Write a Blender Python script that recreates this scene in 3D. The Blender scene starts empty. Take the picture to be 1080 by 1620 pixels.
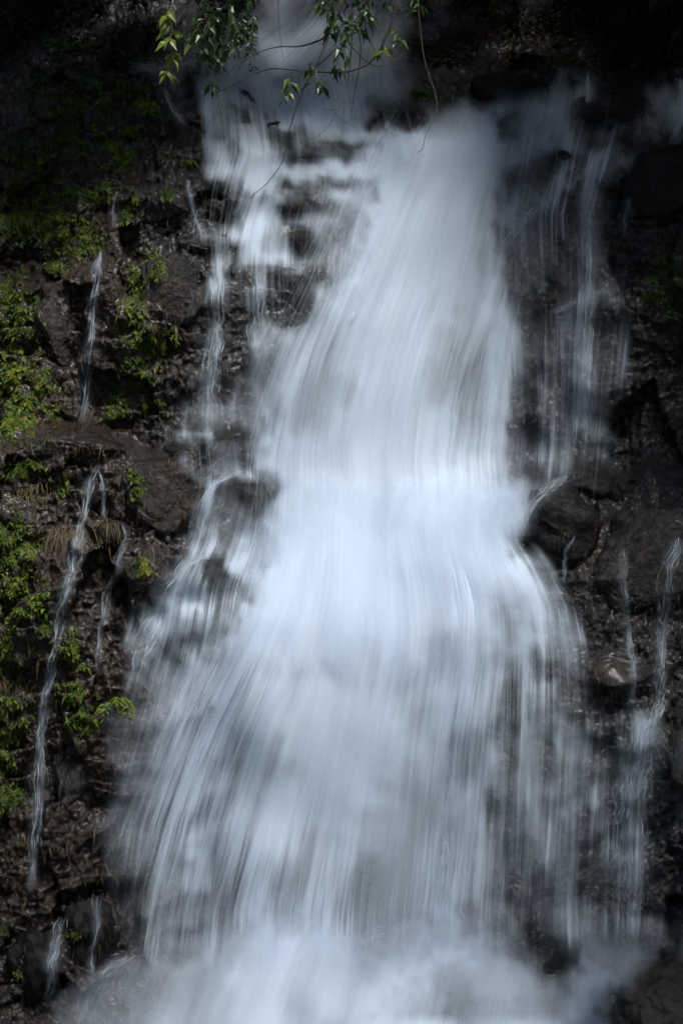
import bpy, math, random
import numpy as np
from mathutils import Vector, noise as mnoise

R = math.radians
rng = np.random.default_rng(11)
random.seed(11)
scene = bpy.context.scene
COL = scene.collection

# ------------------------------------------------------------------ camera, sky, sun, exposure
CAMD, CAMZ = 24.0, 7.6                       # camera 24 m out from the rock face, 7.6 m above the pool
cam = bpy.data.cameras.new('camera')
cam.sensor_fit = 'VERTICAL'
cam.angle = 2 * math.atan(8.1 / CAMD)
cam.clip_start, cam.clip_end = 0.1, 500
camo = bpy.data.objects.new('camera', cam)
camo.location = (0, -CAMD, CAMZ)
camo.rotation_euler = (R(90), 0, 0)
COL.objects.link(camo)
scene.camera = camo

SUN_EL, SUN_AZ = R(57), R(150)               # azimuth clockwise from +Y: the sun stands behind the camera
world = bpy.data.worlds.new('World')
scene.world = world
world.use_nodes = True
wn = world.node_tree
sky = wn.nodes.new('ShaderNodeTexSky')
sky.sky_type = 'NISHITA'
sky.sun_disc = False
sky.sun_elevation = SUN_EL
sky.sun_rotation = SUN_AZ
bg = wn.nodes['Background']
wn.links.new(sky.outputs[0], bg.inputs[0])
bg.inputs[1].default_value = 0.05
sun = bpy.data.lights.new('sun', 'SUN')
sun.energy = 4.8
sun.angle = R(17)
sun.color = (1.0, 0.98, 0.95)
suno = bpy.data.objects.new('sun', sun)
sdir = Vector((math.sin(SUN_AZ) * math.cos(SUN_EL), math.cos(SUN_AZ) * math.cos(SUN_EL), math.sin(SUN_EL)))
suno.rotation_euler = sdir.to_track_quat('Z', 'Y').to_euler()
COL.objects.link(suno)
scene.view_settings.view_transform = 'Standard'
scene.view_settings.look = 'None'
scene.view_settings.gamma = 1
scene.view_settings.exposure = 0.16
scene.render.engine = 'CYCLES'
scene.cycles.transparent_max_bounces = 40
scene.cycles.max_bounces = 5
scene.cycles.diffuse_bounces = 3
scene.cycles.glossy_bounces = 2
scene.cycles.transmission_bounces = 2
scene.cycles.use_denoising = True
scene.cycles.use_adaptive_sampling = True
scene.cycles.adaptive_threshold = .03

# ------------------------------------------------------------------ helpers
def tag(o, label=None, cat=None, group=None, kind=None):
    if label: o['label'] = label
    if cat: o['category'] = cat
    if group: o['group'] = group
    if kind: o['kind'] = kind
    return o

def empty(name, loc=(0, 0, 0)):
    o = bpy.data.objects.new(name, None)
    o.location = loc
    o.empty_display_size = 0.3
    COL.objects.link(o)
    return o

def mesh_obj(name, verts, faces, mat, parent=None, smooth=True, attrs=None, uv=None):
    """verts (n,3) array; faces (m,k) int array, k = 3 or 4"""
    verts = np.asarray(verts, dtype=np.float64)
    faces = np.asarray(faces, dtype=np.int32)
    me = bpy.data.meshes.new(name)
    off = np.zeros(3)
    if parent is not None:
        off = np.array(parent.location)
    me.vertices.add(len(verts))
    me.vertices.foreach_set('co', (verts - off).ravel())
    k = faces.shape[1]
    me.loops.add(faces.size)
    me.loops.foreach_set('vertex_index', faces.ravel())
    me.polygons.add(len(faces))
    me.polygons.foreach_set('loop_start', np.arange(0, faces.size, k, dtype=np.int32))
    me.polygons.foreach_set('loop_total', np.full(len(faces), k, dtype=np.int32))
    me.polygons.foreach_set('use_smooth', np.full(len(faces), smooth, dtype=bool))
    if uv is not None:
        l = me.uv_layers.new(name='flow')
        l.data.foreach_set('uv', np.asarray(uv)[faces.ravel()].astype(np.float64).ravel())
    for an, av in (attrs or {}).items():
        av = np.asarray(av, dtype=np.float64)
        if av.ndim == 1:
            a = me.attributes.new(an, 'FLOAT', 'POINT'); a.data.foreach_set('value', av)
        else:
            a = me.attributes.new(an, 'FLOAT_COLOR', 'POINT')
            a.data.foreach_set('color', np.c_[av, np.ones(len(av))].ravel())
    me.update(calc_edges=True)
    me.validate()
    me.materials.append(mat)
    o = bpy.data.objects.new(name, me)
    COL.objects.link(o)
    if parent is not None:
        o.parent = parent
    return o

def sstep(a, b, x):
    t = np.clip((x - a) / (b - a), 0, 1)
    return t * t * (3 - 2 * t)

# --- 2-D gradient noise and cell noise on arrays
_perm = np.random.default_rng(5).permutation(512).astype(np.int64)
def _h(ix, iy, s=0):
    return _perm[(_perm[(ix + s * 37) & 511] + iy) & 511]
def gnoise(x, y, s=0):
    ix, iy = np.floor(x).astype(np.int64), np.floor(y).astype(np.int64)
    fx, fy = x - ix, y - iy
    ux, uy = fx * fx * fx * (fx * (fx * 6 - 15) + 10), fy * fy * fy * (fy * (fy * 6 - 15) + 10)
    def g(dx, dy):
        a = _h(ix + dx, iy + dy, s) * (2 * math.pi / 512)
        return np.cos(a) * (fx - dx) + np.sin(a) * (fy - dy)
    return ((g(0, 0) * (1 - ux) + g(1, 0) * ux) * (1 - uy) + (g(0, 1) * (1 - ux) + g(1, 1) * ux) * uy) * 1.5
def fbm(x, y, s=0, o=4, r=0.5):
    v, a = 0, 1.0
    for k in range(o):
        v = v + a * gnoise(x * 2 ** k + 7.3 * k, y * 2 ** k - 3.1 * k, s + k); a *= r
    return v
def ridged(x, y, s=0, o=4):
    v, a = 0, 1.0
    for k in range(o):
        v = v + a * (1 - 2 * np.abs(gnoise(x * 2 ** k + 1.7 * k, y * 2 ** k + 5.1 * k, s + k))); a *= 0.5
    return v
def facets(x, y, s=0, tilt=0.5):
    """tilted stone blocks: each cell has its own level and its own slope"""
    ix, iy = np.floor(x).astype(np.int64), np.floor(y).astype(np.int64)
    best = np.full(x.shape, 9e9); sec = np.full(x.shape, 9e9); val = np.zeros(x.shape)
    for dx in (-1, 0, 1):
        for dy in (-1, 0, 1):
            cx, cy = ix + dx, iy + dy
            h = _h(cx, cy, s); h2 = _h(cy + 91, cx, s + 3); h3 = _h(cx + 17, cy + 5, s + 9); h4 = _h(cx + 3, cy + 77, s + 1)
            px, py = cx + h / 512, cy + h2 / 512
            d = (px - x) ** 2 + (py - y) ** 2
            v = (h3 / 512 - .5) + tilt * ((h4 / 256 - 1) * (x - px) + (h / 256 - 1.12) * (y - py))
            m = d < best
            sec = np.where(m, best, np.minimum(sec, d))
            val = np.where(m, v, val); best = np.where(m, d, best)
    return val, np.sqrt(sec) - np.sqrt(best)

def blur(a, n, ax):
    """two passes of a box filter of half-width n"""
    for _ in range(2):
        pad = [(0, 0), (0, 0)]; pad[ax] = (n + 1, n)
        c = np.cumsum(np.pad(a, pad, mode='edge'), axis=ax)
        w = 2 * n + 1
        sl1 = [slice(None)] * 2; sl0 = [slice(None)] * 2
        sl1[ax] = slice(w, None); sl0[ax] = slice(0, -w)
        a = (c[tuple(sl1)] - c[tuple(sl0)]) / w
    return a

# the rock face is surveyed on a grid of 1 cm stations at the 24 m plane: (sx, sy, depth) -> world
def W(sx, sy, d):
    s = (CAMD + d) / CAMD
    return np.stack([(sx - 540) / 100 * s, d + 0 * sx, CAMZ + (810 - sy) / 100 * s], -1)

# ------------------------------------------------------------------ the cliff: depth profile per station column
PROF = {
 -700: [(-900,12),(-300,6),(0,3),(300,1),(700,-1.5),(1100,-3),(1500,-4),(1900,-5)],
 0:   [(-900,16),(-300,9),(-100,6.5),(60,5.2),(150,4.6),(250,3.8),(330,3.3),(420,2.9),(450,2.4),(660,2.0),(690,1.3),(720,.9),(830,.5),(870,.3),(1100,-.1),(1400,-.5),(1450,-.9),(1620,-1.5),(1900,-2.4)],
 250: [(-900,16),(-300,10),(-100,7),(60,5.5),(110,4.7),(200,4.1),(270,3.5),(285,3.1),(400,2.7),(440,2.3),(680,1.9),(700,1.2),(730,.9),(840,.6),(900,.35),(1100,.1),(1400,-.3),(1480,-.7),(1620,-1.6),(1900,-2.6)],
 420: [(-900,18),(-300,12),(-100,9.5),(0,8),(60,6.9),(150,5.2),(190,4.9),(230,4.4),(260,4.2),(290,3.9),(360,3.4),(420,3.1),(440,2.6),(680,2.2),(700,1.7),(750,1.4),(860,1.0),(900,.7),(1000,.35),(1200,-.2),(1400,-.8),(1490,-1.1),(1540,-1.7),(1620,-2.2),(1900,-3.0)],
 620: [(-900,18),(-300,12.5),(-100,9.8),(0,8.2),(60,7),(150,5.3),(200,4.3),(250,3.9),(450,3.3),(640,2.9),(720,2.75),(800,2.4),(845,1.9),(895,1.15),(945,.72),(1000,.45),(1200,-.2),(1450,-1.0),(1480,-1.3),(1540,-1.8),(1620,-2.4),(1900,-3.2)],
 800: [(-900,18),(-300,12),(-100,9),(0,7),(100,5.6),(150,4.8),(190,4.2),(220,3.9),(450,3.5),(740,3.2),(765,2.6),(800,1.8),(850,1.2),(900,.8),(1000,.45),(1200,.0),(1440,-.5),(1470,-.9),(1540,-1.4),(1620,-2.0),(1900,-2.9)],
 960: [(-900,17),(-300,11),(0,6.6),(110,5.4),(150,4.8),(220,4.3),(250,3.7),(290,3.4),(450,3.1),(470,2.9),(730,2.7),(765,1.9),(800,1.4),(850,1.0),(900,.7),(1000,.5),(1200,.3),(1440,0),(1480,-.6),(1540,-1.2),(1620,-1.8),(1900,-2.8)],
 1080:[(-900,16),(-300,10),(0,6),(110,5),(150,4.4),(230,3.9),(260,3.3),(450,2.9),(700,2.6),(770,1.6),(820,1.2),(850,.9),(1000,.5),(1110,.3),(1130,0),(1400,-.2),(1480,-.9),(1620,-2),(1900,-3)],
 1780:[(-900,13),(-300,7),(0,4),(300,2.2),(700,.5),(1100,-1),(1500,-2.5),(1900,-4)],
}
GX = np.r_[np.arange(-700, -40, 12.), np.arange(-40, 1121, 2.5), np.arange(1124, 1790, 12.)]
GY = np.r_[np.arange(-900, -40, 12.), np.arange(-40, 1641, 2.5), np.arange(1646, 1900, 12.)]
cols = sorted(PROF)
cp = np.array([np.interp(GY, *zip(*PROF[c])) for c in cols])
cp = blur(cp, 2, 1)
base = np.empty((len(GY), len(GX)))
for i, x in enumerate(GX):
    k = min(max(np.searchsorted(cols, x) - 1, 0), len(cols) - 2)
    t = min(max((x - cols[k]) / (cols[k + 1] - cols[k]), 0), 1)
    base[:, i] = cp[k] * (1 - t) + cp[k + 1] * t
XX, YY = np.meshgrid(GX, GY)
mx, my = XX / 100, YY / 100
wx = mx + .22 * fbm(mx * .9, my * .9, 3, 5); wy = my + .22 * fbm(mx * .9 + 9, my * .9, 4, 5)
# ledges wander up and down: re-sample the profile with a warped height
shift = 34 * fbm(XX / 120, YY / 260, 31, 3)   # no ledge runs level
shift -= 95 * sstep(840, 470, XX) * sstep(330, 420, XX) * sstep(560, 740, YY) * sstep(1200, 980, YY)   # the middle ledge falls away to the left
for i in range(len(GX)): base[:, i] = np.interp(GY + shift[:, i], GY, base[:, i])
f1, e1 = facets(wx * .85, wy * .7, 1, .55)
f2, e2 = facets(wx * 2.4 + 3, wy * 2.0, 2, .6)
f3, e3 = facets(mx * 7.5, my * 5.0 + 2, 6, .6)
f4, e4 = facets(mx * 17, my * 12 + 2, 7, .8)
worn = 1 - .6 * sstep(850, 900, XX) * sstep(730, 780, YY) * sstep(1200, 1100, YY)
rock = base + worn * ((.40 + .2 * sstep(480, 300, XX)) * f1 + .13 * f2 + .04 * f3 + .018 * f4)
st_ = my * 2.1 + .35 * mx + .9 * fbm(mx * .5, my * .5, 44, 4)
tri = st_ - np.floor(st_)
rock += (.16 * (tri - .5) + .10 * (np.floor(st_ * 1.0 + .5 * np.floor(mx * .8 + .3 * np.floor(st_))) % 2)) * (.4 + .6 * sstep(500, 330, XX))
rock += .05 * np.exp(-(e1 / .03) ** 2) + .03 * np.exp(-(e2 / .04) ** 2)
rock += -.08 * fbm(mx * 1.3, my * 1.3, 8) - .035 * ridged(mx * 4.1, my * 2.2, 12, 6) - .035 * fbm(mx * 9, my * 6, 15, 4, .65)
# rough columns and rills on the left wall, broad worn backs on the right one
rock += -.05 * ridged(wx * 2.6, wy * .8, 21, 5) * sstep(430, 200, XX)

# boulders: station, half-sizes, how far the centre sits behind the face
BOULDERS = [
 ('boulder', 886, 838, 66, 74, .15, 'big rounded dark boulder at the right end of the middle ledge, foam against it'),
 ('boulder', 935, 783, 50, 30, .25, 'flat topped dark boulder behind the big rounded one, white spray on its crest'),
 ('boulder', 985, 778, 34, 26, .25, 'small dark boulder farthest right along the middle ledge'),
 ('boulder', 375, 800, 58, 62, .25, 'domed boulder under a thin veil, left of the main fall below the moss ledge'),
 ('boulder', 322, 915, 44, 40, .2, 'low domed boulder with white water parting round it, beside the left side cascade'),
 ('boulder', 458, 472, 46, 48, .2, 'dark domed boulder on the left edge of the upper fall, between two thin falls'),
 ('boulder', 372, 186, 32, 42, .1, 'slanting dark rock in the stream near its top left bend'),
 ('boulder', 452, 230, 52, 34, .1, 'broad dark rock in the upper cascade with water sliding over its back'),
 ('boulder', 520, 244, 60, 30, .2, 'long low rock in the upper cascade under a combed veil of water'),
 ('boulder', 474, 330, 38, 30, .1, 'dark rock in the middle of the upper cascade steps'),
 ('boulder', 490, 388, 46, 34, .2, 'dark rock at the foot of the upper cascade steps'),
 ('boulder', 592, 187, 19, 14, .0, 'small square dark rock at the lip beside a mossy ledge'),
 ('boulder', 645, 186, 36, 22, .0, 'low dark rock under the mossy ledge at the lip of the fall'),
 ('boulder', 800, 150, 62, 36, .1, 'smooth dark rock on the lip right of the mossy ledge'),
 ('boulder', 968, 185, 62, 42, .1, 'black wet boulder on the crest between two thin veils, upper right'),
 ('boulder', 872, 268, 50, 30, .1, 'dark rounded rock below the crest with a diagonal stream under it'),
 ('boulder', 1050, 300, 70, 66, .1, 'large black boulder on the shaded upper right edge'),
 ('boulder', 283, 225, 30, 46, .1, 'upright reddish brown rock left of the upper cascade'),
 ('boulder', 180, 846, 30, 26, .1, 'small dark brown boulder between two trickles on the left wall'),
 ('boulder', 140, 1478, 42, 64, .1, 'dark upright boulder with a trickle over its top at lower left'),
 ('boulder', 62, 1530, 48, 62, .1, 'black boulder at the lowest left corner by the pool'),
 ('boulder', 866, 1506, 58, 36, .1, 'low dark rock awash in foam at the foot of the curtain'),
 ('boulder', 862, 1462, 20, 18, .3, 'small dark rock just above the one awash in foam'),
 ('boulder', 1070, 1600, 122, 106, -1.0, 'big near black wet boulder in the lower right corner'),
 ('rock_mass', 1015, 905, 118, 112, .42, 'broad dark rock mass bulging from the right wall below the ledge'),
 ('rock_mass', 985, 1065, 92, 62, .3, 'blocky dark rock under the broad mass on the right wall'),
 ('rock_mass', 1068, 1195, 36, 74, .2, 'near black rock face beside the spray at the right edge'),
 ('rock_mass', 258, 785, 86, 74, .25, 'broad brown rock buttress between the longest trickle and the domed boulder'),
 ('rock_mass', 96, 708, 104, 24, .1, 'long flat brown slab forming the left ledge above the longest trickle'),
 ('rock_mass', 232, 902, 52, 44, .1, 'dark rock hump below the brown buttress, a moss spot on its face'),
 ('rock_mass', 280, 470, 58, 66, .25, 'dark wet rock face right of the mossy column beside the twin thin falls'),
 ('rock_mass', 258, 322, 46, 34, .1, 'reddish square rock under the wet ledge left of the upper cascade'),
 ('rock_mass', 312, 285, 62, 18, .05, 'flat wet ledge stone at the left end of the cascade steps'),
 ('rock_mass', 318, 388, 44, 24, .1, 'grey wet ledge stone above the twin thin falls'),
 ('rock_mass', 95, 510, 42, 70, .25, 'dark brown rock face between the left moss bank and the thin trickle'),
 ('rock_mass', 28, 812, 34, 40, .1, 'brown rock block under the tawny grass at the left edge'),
 ('rock_mass', 60, 1010, 60, 60, .3, 'dark brown rock bulge left of the winding trickle, low on the wall'),
 ('rock_mass', 130, 1230, 60, 70, .3, 'dark rock bulge right of the winding trickle near its foot'),
]
gxn, gyn = len(GX), len(GY)
def lookup(grid, sx, sy):
    fx = np.interp(sx, GX, np.arange(gxn)); fy = np.interp(sy, GY, np.arange(gyn))
    x0 = np.clip(np.floor(fx).astype(int), 0, gxn - 2); y0 = np.clip(np.floor(fy).astype(int), 0, gyn - 2)
    tx, ty = fx - x0, fy - y0
    return (grid[y0, x0] * (1 - tx) + grid[y0, x0 + 1] * tx) * (1 - ty) + (grid[y0 + 1, x0] * (1 - tx) + grid[y0 + 1, x0 + 1] * tx) * ty
smooth_base = blur(blur(base, 4, 0), 4, 1)
front = rock.copy()
BC = []
for n, bx, by, rx, ry, sink, lab in BOULDERS:
    d0 = float(lookup(smooth_base, np.array([bx * 1.]), np.array([by * 1.]))[0])
    rd = .5 * (rx + ry) / 100 * .9
    cd = d0 + sink * 1.0
    BC.append((cd, rd))
    q = 1 - ((XX - bx) / rx) ** 2 - ((YY - by) / ry) ** 2
    front = np.where(q > 0, np.minimum(front, cd - rd * np.sqrt(np.maximum(q, 0))), front)
wat = np.minimum(front, blur(blur(front, 3, 0), 3, 1))
wat = blur(blur(wat, 4, 0), 4, 1)            # the skin that thin water follows
deep = np.minimum(blur(blur(front, 16, 0), 20, 1), blur(blur(base, 10, 0), 20, 1)) - .12   # the smoother skin of the full streams
MOUNDS = [(735, 1570, 150, 80, .55), (610, 1575, 130, 75, .4), (400, 1600, 200, 90, .45), (935, 1560, 60, 60, .35), (200, 1610, 70, 60, .3), (975, 1490, 60, 30, .25),
          (650, 905, 170, 50, .36), (775, 850, 90, 50, .3), (490, 965, 130, 52, .36), (430, 985, 90, 40, .2)]
for bx, by, rx, ry, h in MOUNDS:              # the water heaps up where it strikes
    q = 1 - ((XX - bx) / rx) ** 2 - ((YY - by) / np.where(YY > by, ry * (6 if by < 1200 else 2.5), ry)) ** 2
    deep = deep - h * sstep(-.6, 1, q)
churn = sstep(760, 820, YY) * sstep(980, 900, YY) + sstep(1450, 1520, YY)
deep = deep - churn * (.14 * fbm(mx * 1.5 + .5 * my, my * 1.9, 33, 3) + .03 * fbm(mx * 5, my * 5, 34, 2))
for j in range(1, gyn):                       # falling water hardly draws back towards the rock below what it leapt from
    deep[j] = np.minimum(deep[j], deep[j - 1] + .06 * (GY[j] - GY[j - 1]) / 100)
deep = blur(blur(deep, 5, 0), 9, 1)
clear = np.maximum(deep - front, 0)           # where rock would stand through the deep water, the water lifts over it, broadly
deep = deep - 2.2 * blur(blur(clear, 14, 0), 14, 1) - .06
deep = blur(blur(deep, 6, 0), 6, 1)
wat = np.minimum(wat, front + .03)
THIN = np.ones_like(front)                   # less water on the backs of boulders
for n, bx, by, rx, ry, sink, lab in BOULDERS:
    q = 1 - ((XX - bx) / rx) ** 2 - ((YY - by - ry * .12) / ry) ** 2
    THIN *= 1 - (1. if bx > 1040 and by > 1500 else .78) * sstep(-.1, .45, q)


# ------------------------------------------------------------------ materials
def newmat(name):
    m = bpy.data.materials.new(name); m.use_nodes = True
    nt = m.node_tree
    for n in list(nt.nodes): nt.nodes.remove(n)
    out = nt.nodes.new('ShaderNodeOutputMaterial')
    def N(t, **kw):
        n = nt.nodes.new(t)
        for k, v in kw.items():
            if k.startswith('_'): setattr(n, k[1:], v)
            else: n.inputs[k.replace('__', ' ')].default_value = v
        return n
    def L(a, b): nt.links.new(a, b)
    def M(op, a, b=None, c=None, clamp=False):
        n = nt.nodes.new('ShaderNodeMath'); n.operation = op; n.use_clamp = clamp
        for i, v in enumerate((a, b, c)):
            if v is None: continue
            if hasattr(v, 'links'): L(v, n.inputs[i])
            else: n.inputs[i].default_value = v
        return n.outputs[0]
    return m, N, L, M, out

def ramp(N, L, fac, stops):
    r = N('ShaderNodeValToRGB')
    e = r.color_ramp.elements
    while len(e) > 1: e.remove(e[-1])
    e[0].position, e[0].color = stops[0][0], (*stops[0][1], 1)
    for p, c in stops[1:]:
        k = e.new(p); k.color = (*c, 1)
    L(fac, r.inputs[0])
    return r.outputs[0]

def rock_mat(name, dark=1.0, rough_k=1.0):
    m, N, L, M, out = newmat(name)
    tc = N('ShaderNodeTexCoord')
    geo = N('ShaderNodeNewGeometry')
    P = geo.outputs['Position']
    n1 = N('ShaderNodeTexNoise', Scale=.55, Detail=6., Roughness=.6); L(P, n1.inputs['Vector'])
    n2 = N('ShaderNodeTexNoise', Scale=3.2, Detail=8., Roughness=.65); L(P, n2.inputs['Vector'])
    n3 = N('ShaderNodeTexNoise', Scale=24., Detail=6., Roughness=.7); L(P, n3.inputs['Vector'])
    mp = N('ShaderNodeMapping'); mp.inputs['Scale'].default_value = (5., 5., .8); L(P, mp.inputs['Vector'])
    n4 = N('ShaderNodeTexNoise', Scale=1.6, Detail=5., Roughness=.6); L(mp.outputs[0], n4.inputs['Vector'])
    at = N('ShaderNodeAttribute', _attribute_name='brown')
    k = M('ADD', M('MULTIPLY', n2.outputs[0], .55), M('MULTIPLY', n3.outputs[0], .45))
    g = ramp(N, L, k, [(.34, (.006 * dark, .007 * dark, .008 * dark)), (.50, (.030 * dark, .031 * dark, .033 * dark)), (.68, (.11 * dark, .11 * dark, .115 * dark))])
    b = ramp(N, L, k, [(.34, (.010 * dark, .006 * dark, .004 * dark)), (.52, (.088 * dark, .038 * dark, .014 * dark)), (.72, (.20 * dark, .105 * dark, .045 * dark))])
    f = M('ADD', M('MULTIPLY', M('SUBTRACT', n1.outputs[0], .5), 2.6), at.outputs['Fac'], clamp=True)
    f = M('MULTIPLY', f, M('ADD', .7, M('MULTIPLY', n4.outputs[0], .8)), clamp=True)
    mx_ = N('ShaderNodeMixRGB'); L(f, mx_.inputs[0]); L(g, mx_.inputs[1]); L(b, mx_.inputs[2])
    bs = N('ShaderNodeBsdfPrincipled')
    mo = N('ShaderNodeAttribute', _attribute_name='moss').outputs['Fac']
    mo = M('MULTIPLY', M('SUBTRACT', M('ADD', mo, M('MULTIPLY', M('SUBTRACT', n3.outputs[0], .5), 1.2)), .25), 1.6, clamp=True)
    mc = ramp(N, L, n3.outputs[0], [(.3, (.022, .04, .004)), (.7, (.09, .15, .008))])
    mm = N('ShaderNodeMixRGB'); L(mo, mm.inputs[0]); L(mx_.outputs[0], mm.inputs[1]); L(mc, mm.inputs[2])
    L(mm.outputs[0], bs.inputs['Base Color'])
    rr = M('ADD', .07 if rough_k > .9 else .26, M('MULTIPLY', n2.outputs[0], .5))
    L(rr, bs.inputs['Roughness'])
    bs.inputs['Specular IOR Level'].default_value = .5 if rough_k > .9 else .2
    bs.inputs['Coat Weight'].default_value = .3 if rough_k > .9 else 0.; bs.inputs['Coat Roughness'].default_value = .3
    bp = N('ShaderNodeBump', Strength=.9 * rough_k, Distance=.06)
    hh = M('ADD', M('MULTIPLY', n2.outputs[0], 1.0), M('MULTIPLY', n3.outputs[0], .45))
    hh = M('ADD', hh, M('MULTIPLY', n4.outputs[0], .35))
    dv = N('ShaderNodeVectorMath', _operation='ADD'); L(P, dv.inputs[0])
    sc_ = N('ShaderNodeVectorMath', _operation='SCALE'); L(n2.outputs['Color'], sc_.inputs[0]); sc_.inputs['Scale'].default_value = .35
    L(sc_.outputs[0], dv.inputs[1])
    for vs, amp in ((4.0, .6), (11., .22), (30., .07)):
        vo = N('ShaderNodeTexVoronoi', Scale=vs); L(dv.outputs[0], vo.inputs['Vector'])
        wv = N('ShaderNodeSeparateColor'); L(vo.outputs['Color'], wv.inputs[0])
        hh = M('ADD', hh, M('MULTIPLY', M('ADD', M('MULTIPLY', vo.outputs['Distance'], -1.0), M('MULTIPLY', wv.outputs[0], .5)), amp * 1.6 * rough_k))
    L(hh, bp.inputs['Height']); L(bp.outputs[0], bs.inputs['Normal'])
    L(bs.outputs[0], out.inputs[0])
    return m

def water_mat(name, gain=4.2, soft=1.0):
    """aerated falling water: white, opaque where much of it falls, parting in strands along the flow"""
    m, N, L, M, out = newmat(name)
    uv = N('ShaderNodeUVMap', _uv_map='flow')
    de = N('ShaderNodeAttribute', _attribute_name='amount').outputs['Fac']
    st = N('ShaderNodeAttribute', _attribute_name='strand').outputs['Fac']
    def nz(su, sv, det, rough, w=0.):
        mp = N('ShaderNodeMapping'); mp.inputs['Scale'].default_value = (su, sv, 1); mp.inputs['Location'].default_value = (w, w * 1.7, 0)
        L(uv.outputs[0], mp.inputs['Vector'])
        n = N('ShaderNodeTexNoise', Scale=1., Detail=det, Roughness=rough); n.noise_dimensions = '2D'
        L(mp.outputs[0], n.inputs['Vector']); return M('SUBTRACT', n.outputs[0], .5)
    a = nz(1.6, .30, 2., .5); b = nz(6.5, .28, 3., .55, 3.); c = nz(26., .55, 3., .6, 7.)
    s = M('ADD', M('ADD', M('MULTIPLY', a, 1.2), M('MULTIPLY', b, .8)), M('MULTIPLY', c, .6))
    f = M('ADD', .62, M('MULTIPLY', nz(.55, .28, 2., .5, 11.), 3.4))
    f = M('MINIMUM', M('MAXIMUM', f, .12), 1.5)
    s = M('MULTIPLY', M('MULTIPLY', s, gain), M('MULTIPLY', st, f))
    s = M('ADD', s, M('MULTIPLY', nz(.9, .22, 3., .5, 17.), 1.5))
    # the thickness of the water varies strand by strand; what is behind fades with thickness
    tau = M('MULTIPLY', M('LOGARITHM', M('SUBTRACT', 1.0, M('MINIMUM', de, .985)), math.e), -1.0)
    tau = M('MULTIPLY', tau, M('EXPONENT', s))
    sm = M('SUBTRACT', 1.0, M('EXPONENT', M('MULTIPLY', tau, -1.0)), clamp=True)
    bs = N('ShaderNodeBsdfPrincipled')
    bs.inputs['Base Color'].default_value = (.69, .785, .885, 1)
    bs.inputs['Roughness'].default_value = .55
    bs.inputs['Specular IOR Level'].default_value = .2
    tl = N('ShaderNodeBsdfTranslucent'); tl.inputs[0].default_value = (.67, .78, .90, 1)
    m1 = N('ShaderNodeMixShader'); m1.inputs[0].default_value = .42
    L(bs.outputs[0], m1.inputs[1]); L(tl.outputs[0], m1.inputs[2])
    bp = N('ShaderNodeBump', Strength=.2, Distance=.03); L(s, bp.inputs['Height']); L(bp.outputs[0], bs.inputs['Normal'])
    tr = N('ShaderNodeBsdfTransparent')
    m2 = N('ShaderNodeMixShader'); L(sm, m2.inputs[0]); L(tr.outputs[0], m2.inputs[1]); L(m1.outputs[0], m2.inputs[2])
    L(m2.outputs[0], out.inputs[0])
    return m

def leaf_mat(name, stops, rough=.45, trans=.35):
    m, N, L, M, out = newmat(name)
    at = N('ShaderNodeAttribute', _attribute_name='tint').outputs['Fac']
    c = ramp(N, L, at, stops)
    bs = N('ShaderNodeBsdfPrincipled'); L(c, bs.inputs['Base Color'])
    bs.inputs['Roughness'].default_value = rough
    bs.inputs['Specular IOR Level'].default_value = .4
    tl = N('ShaderNodeBsdfTranslucent'); L(c, tl.inputs[0])
    mx_ = N('ShaderNodeMixShader'); mx_.inputs[0].default_value = trans
    L(bs.outputs[0], mx_.inputs[1]); L(tl.outputs[0], mx_.inputs[2]); L(mx_.outputs[0], out.inputs[0])
    return m

def bark_mat():
    m, N, L, M, out = newmat('bark')
    tc = N('ShaderNodeTexCoord')
    n = N('ShaderNodeTexNoise', Scale=14., Detail=5.); L(tc.outputs['Object'], n.inputs['Vector'])
    c = ramp(N, L, n.outputs[0], [(.3, (.012, .009, .007)), (.7, (.05, .04, .03))])
    bs = N('ShaderNodeBsdfPrincipled', Roughness=.7); L(c, bs.inputs['Base Color']); L(bs.outputs[0], out.inputs[0])
    return m

M_ROCK = rock_mat('wet_rock', .25)
M_BOULDER = rock_mat('wet_boulder_rock', .17, .6)
M_FALL = water_mat('falling_water')
M_FOAM = water_mat('foaming_water', 3.2)
M_TRICK = water_mat('trickling_water', 3.6)
M_MOSS = leaf_mat('moss_leaf', [(0, (.035, .06, .006)), (.45, (.065, .112, .007)), (.8, (.13, .185, .011)), (1, (.20, .20, .028))], .6)
M_LEAF = leaf_mat('fresh_leaf', [(0, (.012, .028, .008)), (.5, (.032, .068, .016)), (1, (.15, .19, .035))], .35)
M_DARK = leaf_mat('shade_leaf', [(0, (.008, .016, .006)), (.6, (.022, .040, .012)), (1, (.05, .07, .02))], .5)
M_LITTER = leaf_mat('dead_leaf', [(0, (.03, .016, .008)), (.6, (.085, .04, .018)), (1, (.16, .09, .04))], .7)
M_DRY = leaf_mat('dry_grass', [(0, (.05, .035, .012)), (.5, (.12, .075, .025)), (1, (.16, .15, .03))], .6)
M_SHRED = leaf_mat('root_shred', [(0, (.02, .012, .006)), (.5, (.07, .038, .016)), (.85, (.16, .10, .05)), (1, (.12, .14, .03))], .5)
M_BARK = bark_mat()

# ------------------------------------------------------------------ cliff mesh
def grid_faces(ny, nx):
    i = np.arange(ny - 1)[:, None] * nx + np.arange(nx - 1)[None, :]
    i = i.ravel()
    return np.stack([i, i + nx, i + nx + 1, i + 1], -1)
cv = W(XX.ravel(), YY.ravel(), rock.ravel())
brown = (.85 * sstep(420, 120, XX) * sstep(150, 330, YY) + .36 * sstep(860, 980, XX) * sstep(760, 860, YY) * sstep(1250, 1000, YY)
         - .35 * sstep(1250, 1450, YY) - .2 * sstep(250, 120, YY))
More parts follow.
